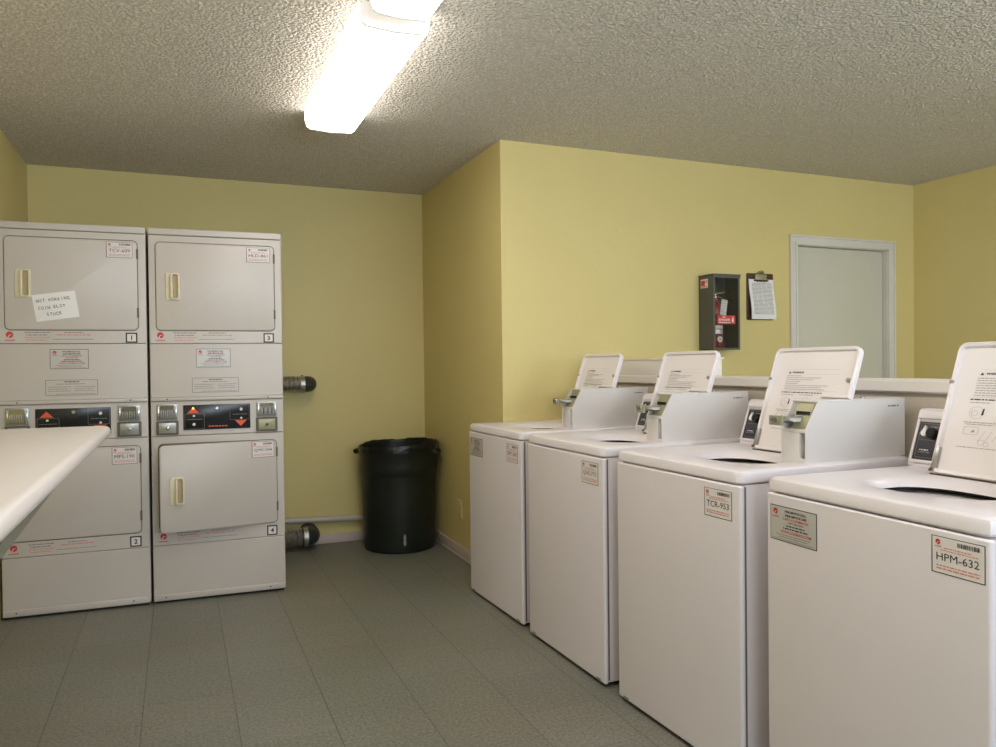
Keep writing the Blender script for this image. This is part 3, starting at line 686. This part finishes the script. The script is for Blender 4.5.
# ------------------------------------------------------------------ trash bin
BX, BY = 1.362, 5.020
tb = thing('trash_bin', 'black round plastic trash bin in the yellow corner', 'trash bin', (BX, BY, 0), math.radians(-35))
m = MB()
prof = [(.213, 0), (.230, .004), (.234, .015), (.244, .34), (.248, .50), (.250, .508), (.253, .512), (.256, .56), (.258, .62), (.260, .625), (.262, .66), (.265, .668), (.265, .685), (.258, .690), (.252, .685), (.250, .62), (.236, .34), (.216, .03), (.05, .025)]
m.lathe(prof, (0, 0, 0), BINP, 'z', 56); m.build('bin_body', tb, 'black tapered ribbed plastic body')
for s_ in (-1, 1):
    h = MB(); A = s_
    h.tube([(s_ * .262, -.055, .655), (s_ * .292, -.050, .645), (s_ * .300, -.02, .635), (s_ * .300, .02, .635), (s_ * .292, .050, .645), (s_ * .262, .055, .655)] if s_ < 0 else
           [(.255, -.045, .655), (.272, -.042, .645), (.278, -.015, .635), (.278, .015, .635), (.272, .042, .645), (.255, .045, .655)], [.015, .014, .013, .013, .014, .015], BINP, 10)
    h.build('bin_handle', tb)
m = MB(); N = 72; R = []
for k, (r, z, amp) in enumerate([(.244, .52, .004), (.250, .60, .004), (.252, .66, .004), (.257, .698, .004), (.263, .703, .004), (.2695, .692, .003), (.270, .680, .003), (.270, .667, .004), (.2695, .655, .005)]):
    ring = []
    for i in range(N):
        a = 2 * PI * i / N
        nz = noise.noise(Vector((math.cos(a) * 6, math.sin(a) * 6, z * 9 + k))) ; nz2 = noise.noise(Vector((math.cos(a) * 1.6 + 4, math.sin(a) * 1.6, 2)))
        rr_ = r + nz * amp
        zz = z + nz2 * (.022 if k > 6 else .010) + nz * amp * 1.5 + (.012 * math.sin(a + .9) if k in (2, 3, 4, 5) else 0)
        ring.append((rr_ * math.cos(a), rr_ * math.sin(a), zz))
    R.append(ring)
m.loft(R, BAGP, False)
# slack film inside the mouth
S = []
for k, (q_, z) in enumerate([(1, .60), (.8, .575), (.55, .56), (.3, .555), (.06, .55)]):
    S.append([(q_ * .25 * math.cos(2 * PI * i / N), q_ * .25 * math.sin(2 * PI * i / N), z + .02 * noise.noise(Vector((q_ * math.cos(2 * PI * i / N) * 4, q_ * math.sin(2 * PI * i / N) * 4, 7)))) for i in range(N)])
m.loft(S, BAGP, False)
m.build('bin_liner', tb, 'glossy black bag folded over the rim')
m = MB()
a = math.radians(-62); rb = .232
for z, w in ((.05, .004), (.07, .009), (.09, .011), (.11, .010), (.13, .008), (.155, .005)):
    pass
pts = []
for z, w in ((.055, .004), (.07, .009), (.09, .007), (.11, .009), (.13, .004)):
    rad = .2345 + (z - .015) * .031 + .0008
    pts.append([(rad * math.cos(a + s_ * w / rad), rad * math.sin(a + s_ * w / rad), z) for s_ in (-1, 1)])
m.add([p for q_ in pts for p in q_], [(2 * i, 2 * i + 1, 2 * i + 3, 2 * i + 2) for i in range(len(pts) - 1)], WSKNOB)
m.build('scuff', tb, 'pale scuff low on the body')

# ------------------------------------------------------------------ ducts and pipe
def duct(name, label, y, z, x0, x1, xe, r, dz=0, dkr=None):
    t = thing(name, label, 'duct', (x0, y, z), 0, 'dryer vent ducts')
    pts = []; rad = []; n_ = 46
    for i in range(n_ + 1):
        u = i / n_; pts.append(((x1 - x0) * u, 0, dz * u + .004 * math.sin(u * 9))); rad.append(r * (1 + .045 * (1 if i % 2 else -1)))
    m = MB(); m.tube(pts, rad, FOIL, 24); m.build('foil_hose', t, 'crinkled foil vent hose')
    m = MB(); m.tube([(x1 - x0 - .014, 0, dz), (x1 - x0 + .014, 0, dz)], r * 1.10, BRUSH, 24); m.box(x1 - x0 - .008, -.008, dz + r * 1.05, x1 - x0 + .008, .008, dz + r * 1.22, SEAM, .002); m.build('clamp', t, 'metal hose clamp')
    e = xe - r; L = []; c0 = x1 - x0
    yw = YB - y - .003
    L.append((c0 + .008, 0, dz)); ce = e - x0; k = min(r * 1.05, yw * .8)
    for i in range(9):
        a_ = PI / 2 * i / 8; L.append((ce - k + k * math.sin(a_), k - k * math.cos(a_), dz))
    L.append((ce, yw, dz))
    m = MB(); m.tube(L, r * 1.04, DUCTDK, 24); m.build('elbow', t, 'dark elbow turning into the wall')
    return t
duct('vent_duct', 'upper silver vent duct with dark elbow, beside the right dryer stack', 5.175, 1.103, .22, .755, .855, .050)
duct('vent_duct', 'lower silver vent duct near the floor, beside the right dryer stack', 5.16, .092, .22, .76, .862, .060, .0)
m = MB(); m.tube([(XL + .01, 5.285, .245), (XC - .003, 5.285, .145)], .021, PIPEW, 16)
tag(m.build('wall_pipe'), 'thin off-white pipe running low along the back wall behind the bin', 'pipe')

# wall outlet painted over
m = MB(); m.xf = Matrix.Translation((XC, 4.585, .305)) @ Matrix.Rotation(-PI / 2, 4, 'Z'); m.slab(-.036, -.058, .036, .058, .005, -.006, 0, YWALL, .003)
po = thing('outlet_cover', 'painted-over yellow outlet plate on the wall beside the farthest washer', 'outlet', (0, 0, 0))
m.build('cover_plate', po)
for zz in (-.022, .022):
    q = MB(); q.xf = m.xf; q.slab(-.016, zz - .014, .016, zz + .014, .012, -.0075, -.005, YWALL, .001); q.build('socket', po)

# ------------------------------------------------------------------ extinguisher cabinet
ex0, ex1, ey, ez0, ez1 = 2.957, 3.155, 3.738, 1.293, 1.745
t = thing('extinguisher_cabinet', 'dark grey metal fire extinguisher box with clear front on the yellow wall', 'cabinet', (ex0, ey, ez0))
w, dp, hh = ex1 - ex0, Y2 - ey, ez1 - ez0
m = MB(); m.box(0, 0, 0, .004, dp, hh, CABG); m.box(w - .004, 0, 0, w, dp, hh, CABG); m.box(0, 0, 0, w, dp, .004, CABG); m.box(0, 0, hh - .004, w, dp, hh, CABG); m.box(0, dp - .004, 0, w, dp, hh, CABIN)
m.ring(0, 0, w, hh, .002, .013, -.006, .001, CABG); m.box(-.004, -.014, hh - .002, w + .003, dp, hh + .004, CABG, .001); m.prism([(-.002, hh - .02), (w, hh - .02), (w, hh), (-.002, hh)], -.012, -.006, CABG)
m.build('case', t)
m = MB(); m.slab(.012, .012, w - .012, hh - .012, .002, -.004, -.001, GLASS, .0005); m.build('front_pane', t, 'clear front pane')
m = MB(); zl = .155; m.box(.030, -.0052, zl, w - .035, -.0042, zl + .052, REDI); m.text('FIRE', .078, zl + .041, .009, -.0056, PAPER, bold=.03); m.text('EXTINGUISHER', .082, zl + .026, .012, -.0056, PAPER, w=.085, bold=.03)
m.dashes(.038, .125, zl + .010, .005, -.0056, PAPER, random.Random(2)); m.slab(.138, zl + .010, .150, zl + .036, .004, -.0058, -.0045, PAPER, .0003); m.rect(.141, zl + .036, .147, zl + .044, -.0056, PAPER)
m.build('warning_label', t, 'red label reading FIRE EXTINGUISHER')
m = MB(); m.xf = Matrix.Rotation(-PI / 2, 4, 'Z'); m.slab(-.112, hh - .075, -.044, hh - .022, .001, -.0008, 0, PAPER, .0002); m.rect(-.108, hh - .062, -.07, hh - .030, -.0012, REDI); m.rect(-.066, hh - .045, -.048, hh - .030, -.0012, REDL); m.dashes(-.105, -.05, hh - .068, .006, -.0012, REDI, random.Random(3)); m.build('side_label', t, 'small red and white side label')
x = thing('fire_extinguisher', 'red fire extinguisher standing inside the grey wall box', 'fire extinguisher', (ex0 + .072, ey + .068, ez0 + .004))
m = MB(); m.lathe([(.038, 0), (.042, .006), (.042, .245), (.036, .268), (.02, .285), (.016, .30), (.016, .315)], (0, 0, 0), REDX, 'z', 28); m.build('cylinder', x, 'red steel cylinder')
m = MB()
for z0_, z1_, mm in ((.095, .120, SILVER), (.125, .145, PAPER)):
    m.loft([[(.0425 * math.cos(a_), .0425 * math.sin(a_), z) for a_ in [-PI * .8 + PI * .6 * i / 10 for i in range(11)]] for z in (z0_, z1_)], mm, False, False)
m.build('printed_bands', x, 'pale instruction bands')
m = MB(); m.lathe([(.018, 0), (.018, -.001)], (0, -.043, .062), PAPER, 'y', 20); m.lathe([(.010, -.0012), (.010, -.0016)], (0, -.043, .062), INKG, 'y', 3); m.build('round_emblem', x, 'round white emblem')
m = MB(); m.lathe([(.014, .31), (.014, .335)], (0, 0, 0), CHROME, 'z', 16); m.tube([(-.012, -.01, .335), (.03, -.012, .343), (.100, -.012, .352)], [.006, .006, .005], CHROME, 8); m.tube([(-.012, -.01, .325), (.04, -.012, .312), (.112, -.012, .296)], [.006, .006, .005], CHROME, 8)
m.tube([(-.015, -.005, .33), (-.03, -.005, .32), (-.035, 0, .28)], .006, BLACKP, 8); m.build('valve_handle', x, 'chrome squeeze handle')
m = MB(); m.xf = Matrix.Translation((.03, -.046, .27)) @ Matrix.Rotation(.16, 4, 'Y'); m.slab(-.022, -.065, .022, .030, .003, -.001, 0, PAPER, .0003)
for k in range(6): m.dashes(-.017, .017, .02 - k * .013, .003, -.0014, INKG, random.Random(k))
m.build('inspection_tag', x, 'white inspection tag')

# ------------------------------------------------------------------ clipboard
cbx, cbz = 3.322, 1.484
t = thing('clipboard', 'brown clipboard with a printed sheet hanging on the yellow wall', 'clipboard', (cbx, Y2, cbz))
m = MB(); m.slab(0, 0, .212, .296, .008, -.006, 0, BROWNB, .001); m.build('board', t, 'brown hardboard')
m = MB(); ws = []
for k in range(9):
    u = k / 8; z = .258 - .254 * u; y = -.008 - .028 * math.sin(u * 1.7) ** 2; ws.append((z, y))
for off in (0, -.003):
    m.loft([[(.013, y + off, z), (.207, y + off, z), (.207, y + off + .0015, z), (.013, y + off + .0015, z)] for z, y in ws], WPAPER)
m.build('paper_sheets', t, 'curling white printed sheets')
m = MB(); r = random.Random(12)
def pa(z):
    for (za, ya), (zb_, yb_) in zip(ws, ws[1:]):
        if zb_ <= z <= za: return ya + (yb_ - ya) * (za - z) / (za - zb_)
    return ws[-1][1]
zz = .235; m.dashes(.07, .15, .243, .006, pa(.243) - .006, INKG, r)
while zz > .035:
    for cc in range(4):
        x = .034 + .040 * cc
        while x < .034 + .040 * cc + .034:
            wd = r.uniform(.003, .009); y_ = -.0036; y1_ = pa(zz) + y_; y2_ = pa(zz - .0035) + y_
            m.add([(x, y1_, zz), (x + wd, y1_, zz), (x + wd, y2_, zz - .0035), (x, y2_, zz - .0035)], [(0, 1, 2, 3)], INKG); x += wd + .002
    zz -= .0085
m.build('printed_table', t, 'grey printed columns')
m = MB(); m.box(.06, -.018, .252, .150, -.006, .290, BRASS, .003); m.tube([(.05, -.018, .250), (.16, -.018, .250)], .005, BROWNB, 8); m.tube([(.085, -.016, .288), (.088, -.020, .306), (.105, -.022, .312), (.122, -.020, .306), (.125, -.016, .288)], .003, SEAM, 8); m.tube([(.07, -.014, .292), (.14, -.014, .292)], .005, SEAM, 8)
m.box(.028, -.012, .27, .198, -.006, .279, BROWNB, .002)
m.build('clip', t, 'dark metal spring clip')
m = MB(); m.xf = Matrix.Translation((cbx, Y2, cbz)); m.lathe([(.003, 0), (.003, -.03), (.005, -.031)], (.105, 0, .300), SEAM, 'y', 10)
tag(m.build('nail'), 'small dark nail holding up the clipboard', 'nail')

# ------------------------------------------------------------------ camera
f, pitch, roll, yaw, hc = 766.116, .01236, -.01113, .39537, 1.2225
R0 = Vector((math.cos(yaw), -math.sin(yaw), 0)); D0 = Vector((math.sin(yaw), math.cos(yaw), 0)); Z0 = Vector((0, 0, 1))
F = math.cos(pitch) * D0 - math.sin(pitch) * Z0; U0 = math.sin(pitch) * D0 + math.cos(pitch) * Z0
Rc = math.cos(roll) * R0 + math.sin(roll) * U0; Uc = -math.sin(roll) * R0 + math.cos(roll) * U0
cam = bpy.data.cameras.new('camera'); co = bpy.data.objects.new('camera', cam); C.objects.link(co)
M3 = Matrix((Rc, Uc, -F)).transposed().to_4x4(); M3.translation = Vector((0, 0, hc)); co.matrix_world = M3
cam.sensor_fit = 'HORIZONTAL'; cam.sensor_width = 36; cam.lens = f / 996 * 36; cam.clip_start = .02; cam.clip_end = 50
sc = bpy.context.scene; sc.camera = co

w = bpy.data.worlds.new('world'); sc.world = w; w.use_nodes = True
w.node_tree.nodes['Background'].inputs[0].default_value = (.5, .5, .5, 1); w.node_tree.nodes['Background'].inputs[1].default_value = .3
sc.view_settings.view_transform = 'Standard'; sc.view_settings.look = 'None'; sc.view_settings.gamma = 1; sc.view_settings.exposure = .03
sc.view_settings.use_curve_mapping = False
sc.cycles.use_denoising = True; sc.cycles.max_bounces = 10; sc.cycles.diffuse_bounces = 6
